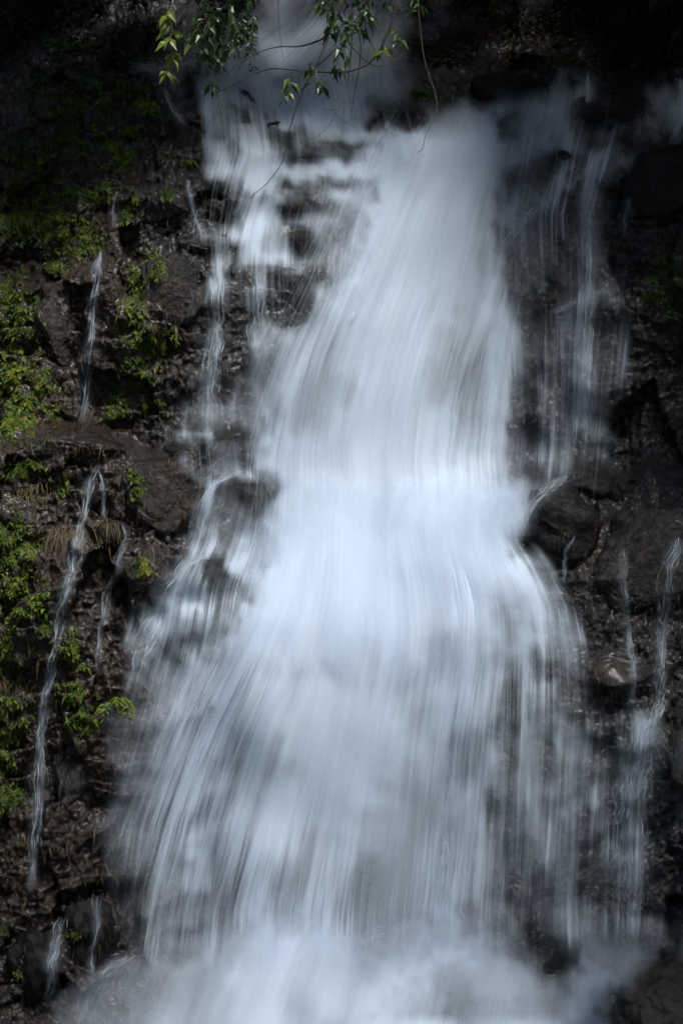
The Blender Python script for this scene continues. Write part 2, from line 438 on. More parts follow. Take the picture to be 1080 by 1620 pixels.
# moss and small creeping leaves on the left wall: (sx, sy, rx, ry, how much, tint)
MOSS = [(25, 500, 32, 60, 1., .55), (18, 590, 30, 60, 1.1, .75), (45, 640, 42, 36, 1.1, .75), (15, 660, 30, 30, .8, .6), (70, 590, 12, 30, .5, .5),
 (40, 345, 55, 30, .8, .45), (110, 370, 40, 30, 1.0, .7), (140, 390, 26, 22, .7, .65), (65, 345, 40, 30, .8, .6), (90, 420, 30, 14, .4, .5), (185, 243, 26, 26, 1.0, .5), (160, 300, 18, 22, .9, .5),
 (205, 330, 14, 34, .8, .5), (235, 420, 30, 20, .9, .6), (215, 470, 16, 50, .5, .45), (205, 510, 20, 30, .8, .65), (235, 540, 36, 22, .7, .6), (225, 590, 30, 26, .5, .5), (185, 635, 18, 30, .6, .55), (240, 640, 26, 18, .3, .4), (180, 665, 10, 12, .5, .5),
 (65, 280, 50, 50, .5, .25), (25, 250, 30, 40, .4, .2), (110, 230, 40, 40, .3, .2), (120, 300, 40, 20, .3, .3), (100, 195, 60, 40, .2, .2), (75, 140, 60, 50, .12, .2), (295, 255, 20, 8, .8, .5), (265, 305, 20, 10, .4, .4), (270, 250, 14, 10, .3, .5), (170, 150, 40, 30, .4, .4), (225, 150, 26, 22, .4, .5), (130, 170, 36, 26, .35, .35), (205, 205, 24, 16, .5, .45), (150, 205, 26, 20, .35, .35),
 (20, 690, 40, 12, .5, .55), (40, 745, 30, 12, .7, .7), (100, 765, 12, 18, .5, .5), (215, 752, 10, 16, .6, .5), (215, 775, 12, 10, .6, .5), (120, 780, 14, 10, .4, .5),
 (20, 850, 26, 36, .9, .6), (40, 870, 26, 22, .8, .65), (15, 930, 24, 40, .9, .65), (35, 955, 26, 26, .7, .6), (65, 940, 20, 20, .3, .5), (230, 898, 16, 14, .7, .6), (160, 885, 10, 30, .3, .4), (75, 1010, 22, 40, .25, .4),
 (10, 1030, 16, 30, .5, .45), (115, 1020, 10, 26, .7, .55), (125, 1045, 14, 16, .5, .5), (120, 1110, 26, 30, .8, .55), (130, 1140, 24, 20, .6, .5), (10, 1150, 20, 50, .7, .5), (6, 1240, 14, 70, 1., .4), (30, 1130, 30, 20, .35, .4), (25, 1255, 26, 16, .5, .45), (18, 1060, 20, 40, .4, .35),
 (118, 1478, 10, 8, .6, .5), (30, 1540, 12, 20, .15, .4), (20, 1470, 20, 20, .12, .3),
 (660, 150, 40, 10, .6, .55), (710, 160, 20, 12, .6, .5), (895, 96, 24, 8, .8, .6), (870, 96, 20, 10, .3, .4), (725, 75, 20, 10, .25, .4), (1055, 440, 26, 40, .8, .25), (1070, 490, 20, 24, .5, .2), (1030, 470, 20, 30, .2, .2)]

moss_a = np.zeros_like(rock)
for bx, by, rx, ry, q, ti in MOSS:
    moss_a = np.maximum(moss_a, min(q, 1) * np.exp(-.9 * (((XX - bx) / rx) ** 2 + ((YY - by) / ry) ** 2)))
moss_a *= .55 + .9 * fbm(XX / 26, YY / 20, 90, 3)
tag(mesh_obj('cliff', cv, grid_faces(gyn, gxn), M_ROCK, attrs={'brown': brown.ravel(), 'moss': moss_a.ravel()}), kind='structure')

# pool and ground at the foot
def simple_mat(name, c, rough, bump=0.):
    m, N, L, M, out = newmat(name)
    geo = N('ShaderNodeNewGeometry')
    n = N('ShaderNodeTexNoise', Scale=.9, Detail=8.); L(geo.outputs['Position'], n.inputs['Vector'])
    col = ramp(N, L, n.outputs[0], [(.3, tuple(.6 * x for x in c)), (.7, tuple(1.3 * x for x in c))])
    bs = N('ShaderNodeBsdfPrincipled', Roughness=rough); L(col, bs.inputs['Base Color'])
    bp = N('ShaderNodeBump', Strength=bump, Distance=.1); L(n.outputs[0], bp.inputs['Height']); L(bp.outputs[0], bs.inputs['Normal'])
    L(bs.outputs[0], out.inputs[0]); return m
gx_, gy_ = np.meshgrid(np.linspace(-150, 150, 61), np.linspace(-150, 150, 61))
gz_ = -1.0 + .25 * fbm(gx_ * .2, gy_ * .2, 40) + 6.0 * sstep(-17, -30, gy_)
tag(mesh_obj('ground', np.stack([gx_, gy_, gz_], -1).reshape(-1, 3), grid_faces(61, 61)[:, ::-1], simple_mat('stony_ground', (.05, .045, .035), .8, .5)), kind='structure')
px_, py_ = np.meshgrid(np.linspace(-16, 16, 65), np.linspace(-20, 3, 47))
tag(mesh_obj('water', np.stack([px_, py_, -.25 + .03 * fbm(px_, py_, 41)], -1).reshape(-1, 3), grid_faces(47, 65)[:, ::-1], simple_mat('pool_water', (.03, .045, .05), .08, .3)), kind='structure')

# ------------------------------------------------------------------ boulders
import bmesh
for (n, bx, by, rx, ry, sink, lab), (cd, rd) in zip(BOULDERS, BC):
    bm = bmesh.new()
    bmesh.ops.create_icosphere(bm, subdivisions=6 if n == 'rock_mass' or rx > 50 else 5, radius=1)
    c = W(np.array([bx * 1.]), np.array([by * 1.]), np.array([cd]))[0]
    s = (CAMD + cd) / CAMD
    sd = Vector((bx * .013, by * .017, 3.))
    r3 = random.Random(int(bx * 7 + by))
    planes = []                                  # broken faces
    for _ in range(16 if n == 'rock_mass' else 11):
        pn = Vector((r3.gauss(0, 1), r3.gauss(-.25, 1), r3.gauss(0, 1))).normalized()
        planes.append((pn, r3.uniform(.62, .86) if n == 'rock_mass' else r3.uniform(.76, .95)))
    V = []
    for v in bm.verts:
        p = v.co.copy()
        q = p * 1.1 + sd
        k = 1 + .22 * mnoise.noise(q) + .07 * mnoise.noise(q * 2.3) + .03 * mnoise.noise(q * 5) + .02 * mnoise.noise(q * 11) + .02 * mnoise.noise(q * 23)
        vd = mnoise.voronoi(q * 1.4)[0]
        k -= .14 * (vd[0] - .35)
        # stone worn flatter than a ball
        p = Vector([math.copysign(abs(t) ** (.62 if n == 'rock_mass' else .88), t) for t in p])
        for pn, ph in planes:
            ex = p.dot(pn) - ph
            if ex > 0: p = p - pn * (ex * .9)
        p = p * k
        V.append((p.x * rx / 100 * s, p.y * rd * (.8 if by < 480 and bx < 600 else 1.1), p.z * ry / 100 * s))
    F = [[v.index for v in f.verts] for f in bm.faces]
    bm.free()
    e = np.array(V) + c
    o = mesh_obj(n, np.array(V), np.array(F), M_ROCK if n == 'rock_mass' else M_BOULDER, attrs={'brown': np.full(len(V), .5 if ('brown' in lab or 'reddish' in lab) else (-.1 if by < 320 or by > 1300 else .15))})
    o.location = c
    tag(o, lab, 'rock' if n == 'rock_mass' else 'boulder', 'rock masses of the side walls' if n == 'rock_mass' else 'boulders in and beside the fall')

# ------------------------------------------------------------------ water
FLOW = """
000000000246788610000000000
000000000588888620000000000
000003367888888620000220000
000000247889998710012562145
000000138599985327875762246
000000018774769999998862123
000000007985579999997446500
000000033897789999996556200
000000032785569999985435200
000000004584579999984335210
000000005674489999984335100
000000006161589999984345200
000000005164799999896235100
000000004157899998788522500
000000005147899998667322500
000000015368889998667322500
000000025478899999656322400
000000034699999999766322300
000000013499999999866343200
000000025389999999999410000
000000035489999999999100000
000000034589999999998200000
000000363699999999999610000
000002553799999999999820000
000003546999999999998850000
000003548999999998887761000
000003458999999998886655200
000012469999999989985644200
000023579999999978984544320
000023589889999986878445544
000024688788999976796344335
000034677799999866955344435
000134567899998766853444343
000024566899888766843433242
000023556888776666843332241
000012446788876666854322221
000012446788877677864334442
000002457899998888975324552
000234678999999998886435640
002345678999999999787885761
003456778999999998789866630
"""
CASCADE = """
03568888888887887
12678888888888887
22776689988888876
12774379999999854
01765258999999723
00656664357899988
01784876354434469
01695898433544689
02798888988999999
11145787345444679
13123458643588769
12113578223456689
03225898456665799
03457896523555799
01252686623556899
00153688645567899
00372353353367899
00661161112478999
"""
SIDE = """
0011234335678
0023567223579
0000122443699
0001422443799
0000243556469
0000017322258
0000027432349
0000047343369
0000046444589
0000246445689
0001267445689
0002362265689
0013662236799
0135663334799
0146684344899
1456644347999
2466434469999
4355334589999
4454335689999
3444345689999
"""
CREST = """
0000000000000000
0000023210010000
0000014322110220
0223466652101552
5656787511001345
8246776311112445
9446776223323335
9866775323311113
9874311266551000
9743222365320000
9633335462110000
9544542262110000
9565333253130000
9654333353120000
9434333353110000
9434332353111000
9533332253111000
9633322342110000
9633312353210000
9733212464310000
9843222462110000
9853333462220000
9863333463220000
9864333463220000
9764333463220000
9753333463220000
9743333463220000
9733333463110000
9733233563100000
8732233453100000
8733333345300000
8643434453100000
8644445553210000
8644455543210000
9777776321000000
"""
WALL = """
9960000100000002
9953312000000000
9986532000000000
9998641000000000
9899852100000000
8788863100000000
8678775200000000
8668666410000000
8668766520000000
9678455531000000
8667335431000000
8766334421000000
8655454431000000
8544444432112210
8444444322235200
8435445543225620
8435436543235510
8435435542345430
7435434443344300
6445434443354300
3445444443354200
2445444543354200
2444545433354200
2444544433354100
3444444432454300
4444444432344200
4444444422343200
4434344322233100
4434334322222100
4434334422222110
4333443444443210
"""
FOOT = """
66666687655543333332222111
66666688665543235433444211
66677788765442124554455321
77777888887642112455555430
88778899988753111256555300
88889987898875311276553000
88998876788887543587641000
99988765678887654687420000
99887665567776655786200000
98876654566766656873000000
"""
def digits(t, w):
    return np.array([[int(ch) / 9. for ch in (r + '0' * w)[:w]] for r in t.split()])
PATCHES = [(0, 0, 40., digits(FLOW, 27), .09), (280, 100, 20., digits(CASCADE, 17), .22), (200, 660, 20., digits(SIDE, 13), .16),
           (760, 80, 20., digits(CREST, 16), .06), (760, 840, 20., digits(WALL, 16), .12), (560, 1420, 20., digits(FOOT, 26), .06)]
def flow_amount(sx, sy):
    """how much of the rock the water hides at each station, 0 to 1"""
    out = None
    wx_ = sx + 9 * fbm(sx / 30, sy / 38, 61, 2); wy_ = sy + 11 * fbm(sx / 30 + 9, sy / 38, 62, 2)
    for x0_, y0_, c, A, cut in PATCHES:
        ny, nx = A.shape
        fx = np.clip((wx_ - x0_) / c - .5, 0, nx - 1.001); fy = np.clip((wy_ - y0_) / c - .5, 0, ny - 1.001)
        x0, y0 = np.floor(fx).astype(int), np.floor(fy).astype(int)
        tx, ty = fx - x0, fy - y0
        tx, ty = tx * tx * (3 - 2 * tx), ty * ty * (3 - 2 * ty)
        v = (A[y0, x0] * (1 - tx) + A[y0, x0 + 1] * tx) * (1 - ty) + (A[y0 + 1, x0] * (1 - tx) + A[y0 + 1, x0 + 1] * tx) * ty
        v = np.clip((v - cut) / (1 - cut), 0, 1)
        if c < 30 and y0_ < 1400: v = .35 * v + .65 * v * v * (3 - 2 * v)
        if out is None: out = v * lookup(THIN, sx, sy)
        else:
            m = sstep(-5, 20, sx - x0_) * sstep(5, -20, sx - x0_ - nx * c) * sstep(-5, 20, sy - y0_) * sstep(5, -20, sy - y0_ - ny * c)
            out = out * (1 - m) + v * m
    return .975 * out ** 1.3

SHEETS = []
def sheet_weight(k, sx, sy):
    rows, y_fade, edge = k['rows'], k.get('y_fade', (40, 40)), k.get('edge', .10)
    ys, xl, xr = zip(*rows)
    a, b = np.interp(sy, ys, xl), np.interp(sy, ys, xr)
    u = (sx - a) / (b - a)
    sw = 42 * fbm(sx / 75, sy / 150, 63, 3)      # no sheet begins or ends along a level line
    top = sstep(ys[0], ys[0] + 8, sy) * sstep(ys[0] + 35, ys[0] + 35 + y_fade[0], sy + sw)
    bot = sstep(ys[-1], ys[-1] - 8, sy) * sstep(ys[-1] - 35, ys[-1] - 35 - y_fade[1], sy + sw)
    return sstep(0, edge, u) * sstep(1, 1 - edge, u) * top * bot
def sheet_amount(k, sx, sy):
    """this sheet's share of the water where several sheets run over each other"""
    w = sheet_weight(k, sx, sy) + 1e-6
    tot = sum(sheet_weight(q, sx, sy) for q in SHEETS) + 1e-6
    tau = -np.log(1 - np.clip(flow_amount(sx, sy), 0, .985)) * np.where(tot > 1, w / tot, w)
    return tau * k.get('share', 1.)

def sheet_at(rows, u, sy):
    ys, xl, xr = zip(*rows)
    a, b = np.interp(sy, ys, xl), np.interp(sy, ys, xr)
    return a + (b - a) * u, (b - a)

def water_sheet(name, **k):
    k['name'] = name; SHEETS.append(k)
def build_sheet(k):
    k_ = k
    name, rows, mat, parent = k['name'], k['rows'], k['mat'], wf
    off, skin, layers, strand = k.get('off', .08), k.get('skin', wat), k.get('layers', 2), k.get('strand')
    gap, wob, seed, res, filaments = k.get('gap', .12), k.get('wob', 5.), k.get('seed', 0), 8., k.get('filaments', 0)
    ys = [r[0] for r in rows]; y0, y1 = ys[0], ys[-1]
    wmax = max(r[2] - r[1] for r in rows)
    nu, nt = int(wmax / res) + 2, int((y1 - y0) / res) + 2
    wm = np.mean([r[2] - r[1] for r in rows]) / 100
    V, F, UV, AM, ST = [], [], [], [], []
    base_i = 0
    U, T = np.meshgrid(np.linspace(0, 1, nu), np.linspace(y0, y1, nt))
    for k in range(layers):
        sx, wdt = sheet_at(rows, U, T)
        sx = sx + (1 + .8 * k) * wob * fbm(U * wm * .6 + k * 5.1, T / 100 * .16, 50 + seed + k, 2)
        d = lookup(skin, sx, T) - off - gap * k - .05 * (1 + fbm(U * wm * 1.3, T / 100 * .25, 60 + seed + k, 3)) * (1 + k)
        am = 1 - np.exp(-sheet_amount(k_, sx, T) / layers)
        V.append(W(sx.ravel(), T.ravel(), d.ravel()))
        F.append(grid_faces(nt, nu) + base_i); base_i += nu * nt
        UV.append(np.stack([(U * wm + k * 13.7 + seed * 5.3).ravel(), (T / 100 + k * 3.3 + seed * 1.7).ravel()], -1))
        AM.append(am.ravel())
        ST.append((strand(sx, T) if strand else np.ones_like(T)).ravel())
    r2 = np.random.default_rng(100 + seed)
    for _ in range(filaments):                # single strands thrown clear of the sheet
        u0 = r2.uniform(.03, .97); L_ = r2.uniform(90, 320); s0 = r2.uniform(y0, max(y0 + 1, y1 - L_ * .7)); s1 = min(y1, s0 + L_)
        n = 12
        T1 = np.linspace(s0, s1, n); u1 = np.full(n, u0)
        sx, _w = sheet_at(rows, u1, T1)
        sx = sx + wob * fbm(u1 * wm * .6, T1 / 100 * .16, 50 + seed, 2)
        amt = 1 - np.exp(-sheet_amount(k_, sx, T1))
        if amt.mean() < .12 or (r2.random() > 1.25 - amt.mean()): continue
        hw = r2.uniform(.5, 2.6)
        d = lookup(skin, sx, T1) - off - gap * layers * r2.uniform(.3, 1.2) - r2.uniform(.02, .2) * np.sin(np.linspace(0, math.pi, n))
        am = np.sin(np.linspace(0.05, math.pi - .05, n)) ** .8 * r2.uniform(.05, .26) * np.clip(.3 + amt, 0, 1)
        P3 = []
        for q, e in ((-1, 0.), (0, 1.), (1, 0.)):
            P3.append((W(sx + q * hw, T1, d + abs(q) * hw / 200), am * e))
        V.append(np.concatenate([p for p, _ in P3])); AM.append(np.concatenate([a for _, a in P3]))
        f = []
        for c_ in range(2):
            i = base_i + c_ * n + np.arange(n - 1)
            f.append(np.stack([i, i + 1, i + n + 1, i + n], -1))
        F.append(np.concatenate(f)); base_i += 3 * n
        UV.append(np.stack([np.repeat(u0 * wm + np.array([-1, 0, 1]) * hw / 100, n), np.tile(T1 / 100, 3)], -1))
        ST.append(np.full(3 * n, .5))
    return mesh_obj(name, np.concatenate(V), np.concatenate(F), mat, parent, attrs={'amount': np.concatenate(AM), 'strand': np.concatenate(ST)}, uv=np.concatenate(UV))

def trickle(name, path, mat, parent=None, amount=.6, off=.05, seed=0, layers=2, strand=1.0):
    """a thin fall along a path of (sx, sy, half-width)"""
    path = np.array(path, dtype=float)
    seg = np.r_[0, np.cumsum(np.hypot(np.diff(path[:, 0]), np.diff(path[:, 1])))]
    n = max(6, int(seg[-1] / 6)); s = np.linspace(0, seg[-1], n)
    cx, cy, hw = (np.interp(s, seg, path[:, i]) * (1 if i < 2 else .85) for i in range(3))
    for _ in range(2):
        for a in (cx, cy, hw): a[1:-1] = .25 * a[:-2] + .5 * a[1:-1] + .25 * a[2:]
    cx = cx + 3.5 * gnoise(s / 37, np.full(n, seed + .5), 70) + 1.5 * gnoise(s / 11, np.full(n, seed + .5), 71)
    hw = hw * (1 + .45 * gnoise(s / 25, np.full(n, seed + 3.5), 72)) * (.75 + .25 * sstep(0, 30, s))
    tx, ty = np.gradient(cx), np.gradient(cy); tl = np.hypot(tx, ty) + 1e-6
    nx_, ny_ = -ty / tl, tx / tl
    nu = 9; U = np.linspace(-1, 1, nu)
    V, F, UV, AM = [], [], [], []
    for k in range(layers):
        SX = cx[:, None] + nx_[:, None] * hw[:, None] * U * (1 + 1.1 * k); SY = cy[:, None] + ny_[:, None] * hw[:, None] * U * (1 + 1.1 * k)
        d = lookup(wat, SX, SY) - off * .5 - .04 * k - (.25 * hw[:, None] / 100) * (1 - U ** 2)
        am = (.30 if k == 0 else .12) * amount * ((1 - np.abs(U)) ** .9)[None, :] * (sstep(0, 30, s) * sstep(seg[-1], seg[-1] - min(60, seg[-1] * .3), s))[:, None]
        am = am * np.clip(.75 + .9 * gnoise(s / 45, np.full(n, seed + 8.5), 73), .1, 1.4)[:, None]
        V.append(W(SX.ravel(), SY.ravel(), d.ravel())); F.append(grid_faces(n, nu) + k * n * nu)
        UV.append(np.stack([np.broadcast_to(U * hw.mean() / 100 + seed * 3.1 + k * 7.7, (n, nu)).ravel(), np.repeat(s / 100 + seed, nu)], -1)); AM.append(am.ravel())
    ST = [np.full(len(a), strand) for a in AM]
    bi = layers * n * nu
    r2 = np.random.default_rng(900 + seed)
    env = sstep(0, 10, s) * sstep(seg[-1], seg[-1] - min(70, seg[-1] * .35), s)
    for j in range(int(5 + hw.mean() * .9)):      # braided single strands within the fall
        u = np.clip(r2.uniform(-.9, .9) + (.8 if hw.mean() < 14 else .22) * gnoise(s / r2.uniform(40, 90), np.full(n, j + seed * 7.3), 80), -1.15, 1.15)
        h_ = r2.uniform(.3, 1.1) * (1 + .5 * gnoise(s / 20, np.full(n, j + 9.3), 81))
        e_ = np.clip(.22 + 1.0 * gnoise(s / r2.uniform(9, 34), np.full(n, j + 4.1 + seed), 82), 0, .92) * env * min(1, amount * 1.5)
        X0, Y0 = cx + nx_ * hw * u, cy + ny_ * hw * u
        dd = lookup(wat, X0, Y0) - off - .03 - (.6 * hw / 100) * np.maximum(0, 1 - u ** 2) - r2.uniform(0, .04)
        for q in (-1, 0, 1):
            V.append(W(X0 + nx_ * h_ * q, Y0 + ny_ * h_ * q, dd + abs(q) * .006)); AM.append(e_ * (q == 0)); ST.append(np.full(n, .4))
            UV.append(np.stack([np.full(n, j * .31 + q * .01), s / 100], -1))
        for c_ in range(2):
            i = bi + c_ * n + np.arange(n - 1); F.append(np.stack([i, i + 1, i + n + 1, i + n], -1))
        bi += 3 * n
    AM = np.concatenate(AM)
    return mesh_obj(name, np.concatenate(V), np.concatenate(F), mat, parent, attrs={'amount': AM, 'strand': np.concatenate(ST)}, uv=np.concatenate(UV))

wf = empty('waterfall', W(np.array([580.]), np.array([1560.]), np.array([-1.]))[0])
tag(wf, 'broad white waterfall pouring down the dark rock face in two tiers', 'waterfall')
K = lambda c: (lambda x, y: c + 0 * y)
water_sheet('stream', rows=[(-120, 460, 660), (0, 380, 660), (40, 320, 670), (100, 180, 690), (160, 210, 690), (250, 240, 700)], mat=M_FALL, layers=2, seed=1, edge=.14, strand=K(.8), y_fade=(20, 70), wob=9)
water_sheet('cascade', rows=[(60, 270, 640), (180, 280, 660), (240, 285, 680), (300, 270, 680), (360, 270, 650), (420, 280, 630), (480, 290, 620), (540, 300, 600)], mat=M_FALL, layers=2, seed=2, wob=22, off=.05, gap=.07, y_fade=(60, 70), strand=K(1.25), filaments=300)
water_sheet('fall', skin=deep, rows=[(95, 620, 940), (185, 560, 930), (230, 530, 900), (330, 490, 880), (450, 430, 880), (560, 375, 860), (640, 345, 845), (720, 325, 840), (800, 320, 850), (930, 310, 860)], mat=M_FALL, layers=2, seed=3, wob=9, gap=.10, y_fade=(50, 90), filaments=450, strand=lambda x, y: .5 + .5 * sstep(300, 600, y))
water_sheet('veil', rows=[(60, 800, 1100), (180, 780, 1110), (260, 780, 1070), (340, 770, 1040), (460, 780, 1030), (600, 790, 1010), (700, 790, 1000), (790, 780, 990)], mat=M_FALL, layers=2, seed=4, off=.05, gap=.06, wob=12, y_fade=(20, 40), filaments=420, strand=K(1.7))
water_sheet('side_veil', rows=[(560, 250, 450), (690, 235, 460), (760, 240, 470), (860, 210, 450), (930, 170, 430), (1000, 150, 420), (1100, 110, 400), (1250, 70, 370), (1400, 40, 350), (1530, 30, 340)], mat=M_FALL, layers=2, seed=5, off=.05, gap=.1, wob=8, filaments=700, strand=K(1.7))
water_sheet('foam', skin=deep, rows=[(690, 340, 980), (790, 340, 900), (830, 345, 870), (880, 330, 890), (930, 310, 920), (1000, 280, 950), (1120, 250, 955)], mat=M_FOAM, layers=2, seed=6, off=.2, gap=.16, wob=8, y_fade=(130, 110), strand=K(.4))
water_sheet('curtain', skin=deep, rows=[(800, 380, 850), (860, 365, 870), (900, 345, 900), (960, 310, 935), (1040, 265, 955), (1150, 205, 965), (1300, 140, 975), (1440, 90, 980), (1560, 70, 985)], mat=M_FALL, layers=2, seed=7, off=.12, gap=.10, wob=8, y_fade=(70, 90), filaments=700, edge=.12, strand=lambda x, y: 1.0 + .45 * sstep(1000, 1150, y) + .7 * sstep(420, 250, x) + .6 * sstep(740, 820, x))
water_sheet('wall_veil', rows=[(1080, 800, 1110), (1150, 780, 1130), (1300, 770, 1130), (1440, 760, 1130), (1520, 760, 1130)], mat=M_FALL, layers=1, seed=8, off=.06, wob=10, filaments=400, strand=K(1.7))
water_sheet('base_foam', skin=deep, rows=[(1390, 120, 1130), (1500, 20, 1130), (1560, -20, 1130), (1640, -60, 1130), (1760, -100, 1140)], mat=M_FOAM, layers=2, seed=9, off=.15, gap=.12, wob=10, y_fade=(90, 30), edge=.05, strand=K(.3))
for k in SHEETS: build_sheet(k)
for i, (nm, am, p) in enumerate([
  ('veil_strand', .75, [(348, 425, 10), (340, 480, 17), (336, 560, 14), (331, 620, 24), (325, 690, 34)]),
  ('veil_strand', .7, [(408, 430, 7), (411, 470, 16), (408, 540, 20), (405, 605, 12)]),
  ('veil_strand', .6, [(938, 245, 14), (931, 330, 9), (929, 420, 8), (925, 470, 13), (925, 560, 12), (925, 650, 14), (925, 730, 18)]),
  ('veil_strand', .5, [(968, 457, 5), (940, 465, 6), (905, 482, 8), (860, 500, 10)]),
  ('veil_strand', .6, [(930, 268, 9), (880, 308, 9), (840, 338, 10), (800, 372, 16), (760, 430, 22)]),
  ('veil_strand', .7, [(385, 745, 6), (345, 760, 6), (327, 785, 7), (318, 830, 16), (308, 878, 24)]),
  ('veil_strand', .75, [(330, 878, 8), (300, 890, 14), (280, 930, 22), (250, 980, 28), (225, 1040, 26), (210, 1100, 20)]),
  ('veil_strand', .6, [(1052, 1112, 6), (1020, 1150, 24), (1002, 1230, 34), (992, 1330, 36), (985, 1440, 36)]),
  ('veil_strand', .55, [(300, 100, 8), (262, 108, 8), (225, 108, 8), (200, 98, 5)]),
  ('veil_strand', .6, [(262, 135, 4), (268, 160, 6), (280, 182, 8), (300, 198, 10)]),
  ('veil_strand', .7, [(900, 752, 5), (860, 775, 9), (830, 810, 12), (815, 860, 12)]),
  ('foam_strand', .6, [(722, 1490, 16), (684, 1525, 28), (630, 1575, 44), (570, 1650, 60)]),
  ('foam_strand', .5, [(738, 1490, 16), (776, 1525, 24), (820, 1575, 34), (850, 1650, 42)]),
  ('foam_strand', .6, [(946, 1522, 6), (936, 1550, 14), (914, 1590, 24), (892, 1660, 34)]),
  ('foam_strand', .4, [(215, 1508, 16), (170, 1535, 14), (140, 1575, 14), (120, 1640, 20)]),
  ('foam_strand', .45, [(640, 1478, 30), (590, 1490, 26), (545, 1525, 30), (500, 1590, 44)]),
  ('veil_strand', .6, [(700, 1180, 24), (704, 1280, 28), (704, 1380, 30), (704, 1490, 38)]),
  ]):
    trickle(nm, p, M_TRICK, wf, am, off=.34 if nm == 'foam_strand' else (.24 if p[0][0] == 700 else .1), seed=i)
for i, (lab, am, p) in enumerate([
  ('thin white trickle down the brown rock left of the mossy column, above the ledge', .62, [(162, 395, 5), (153, 440, 9), (150, 480, 8), (143, 530, 9), (140, 590, 8), (135, 650, 12), (128, 678, 14)]),
  ('longest trickle, winding down the left rock wall from the grassy ledge almost to the pool', .66, [(155, 735, 5), (143, 770, 10), (128, 825, 7), (118, 880, 14), (115, 895, 8), (108, 930, 10), (98, 960, 11), (90, 1010, 9), (78, 1070, 9), (66, 1130, 9), (66, 1180, 10), (62, 1250, 12), (58, 1330, 10), (48, 1425, 5)]),
  ('short side spout splitting off the longest trickle at its top', .55, [(156, 742, 4), (165, 780, 5), (166, 825, 4)]),
  ('small trickle over the little brown boulder on the left wall', .5, [(197, 828, 4), (203, 850, 8), (190, 880, 4), (184, 910, 5), (175, 930, 8), (160, 1000, 5), (155, 1075, 5)]),
  ('narrow twin trickle down the brown right wall below the boulders', .5, [(980, 868, 8), (985, 930, 10), (990, 980, 8), (1000, 1040, 6), (998, 1135, 8)]),
  ('wider fall down the right wall at the edge of the picture', .6, [(1078, 835, 6), (1060, 900, 14), (1048, 980, 13), (1045, 1040, 12), (1042, 1112, 12), (1030, 1150, 16), (1018, 1200, 14)]),
  ('tiny white runnel curling under the big rounded boulder', .7, [(908, 846, 3), (894, 878, 5), (888, 922, 4)]),
  ('small fall between the two dark boulders at lower left', .5, [(98, 1450, 12), (87, 1500, 12), (80, 1550, 8), (70, 1590, 6)]),
  ('thin trickle over the top of the upright boulder at lower left', .4, [(155, 1416, 12), (152, 1460, 6), (147, 1500, 6), (142, 1570, 8)]),
  ('faint white drip on the black rock, upper right', .45, [(994, 312, 5), (988, 340, 6), (986, 375, 4)]),
  ('branching runnel down the dark rock left of the upper cascade', .6, [(300, 285, 4), (300, 310, 4), (306, 335, 5), (316, 360, 5), (322, 392, 6)]),
  ('faint trickle in the shaded gully between two green patches', .35, [(186, 300, 5), (182, 330, 5), (177, 365, 6)]),
  ]):
    tag(trickle('trickle', p, M_TRICK, None, am, seed=20 + i), lab, 'trickle', 'trickles down the rock beside the fall')

# ------------------------------------------------------------------ leaves
def leaves(name, pts, dirs, sizes, mat, parent=None, width=.38, tint=None, seed=0, droop=.3):
    """folded pointed leaves: pts base points, dirs growth directions"""
    r = np.random.default_rng(seed + 500)
    n = len(pts)
    if tint is None: tint = r.random(n)
    dirs = dirs / (np.linalg.norm(dirs, axis=1, keepdims=True) + 1e-9)
    side = np.cross(dirs, r.normal(size=(n, 3)) * .6 + np.array([0, -.6, .9])); side /= np.linalg.norm(side, axis=1, keepdims=True) + 1e-9
    up = np.cross(side, dirs)
    L_ = np.asarray(sizes)[:, None]
    dn = np.array([0, 0, -1.])
    base_ = pts; m1 = pts + dirs * L_ * .45 + up * L_ * .06; tip = pts + dirs * L_ + dn * L_ * droop - up * L_ * .05
    a = m1 + side * L_ * width * .5 + up * L_ * .05; b = m1 - side * L_ * width * .5 + up * L_ * .05
    V = np.stack([base_, a, tip, b, m1], 1).reshape(-1, 3)
    i = np.arange(n)[:, None] * 5
    F = np.concatenate([i + np.array(q) for q in ((0, 4, 1), (1, 4, 2), (2, 4, 3), (3, 4, 0))])
    return mesh_obj(name, V, F, mat, parent, smooth=False, attrs={'tint': np.repeat(np.clip(tint, 0, 1), 5)})

def on_rock(sx, sy, lift=0.0):
    return W(sx, sy, lookup(front, sx, sy) - lift)

def tube(pts, r0, r1, sides=6):
    pts = np.array(pts, dtype=float); n = len(pts)
    t = np.gradient(pts, axis=0); t /= np.linalg.norm(t, axis=1, keepdims=True) + 1e-9
    s = np.cross(t, np.array([.3, .9, .1])); s /= np.linalg.norm(s, axis=1, keepdims=True) + 1e-9
    u = np.cross(t, s); rad = np.linspace(r0, r1, n)
    a = np.linspace(0, 2 * math.pi, sides, endpoint=False)
    V = pts[:, None] + rad[:, None, None] * (np.cos(a)[None, :, None] * s[:, None] + np.sin(a)[None, :, None] * u[:, None])
    F = []
    for i in range(n - 1):
        for k in range(sides):
            k2 = (k + 1) % sides
            F.append((i * sides + k, i * sides + k2, (i + 1) * sides + k2, (i + 1) * sides + k))
    return V.reshape(-1, 3), np.array(F)
def join(parts):
    V, F, b = [], [], 0
    for v, f in parts:
        V.append(v); F.append(f + b); b += len(v)
    return np.concatenate(V), np.concatenate(F)

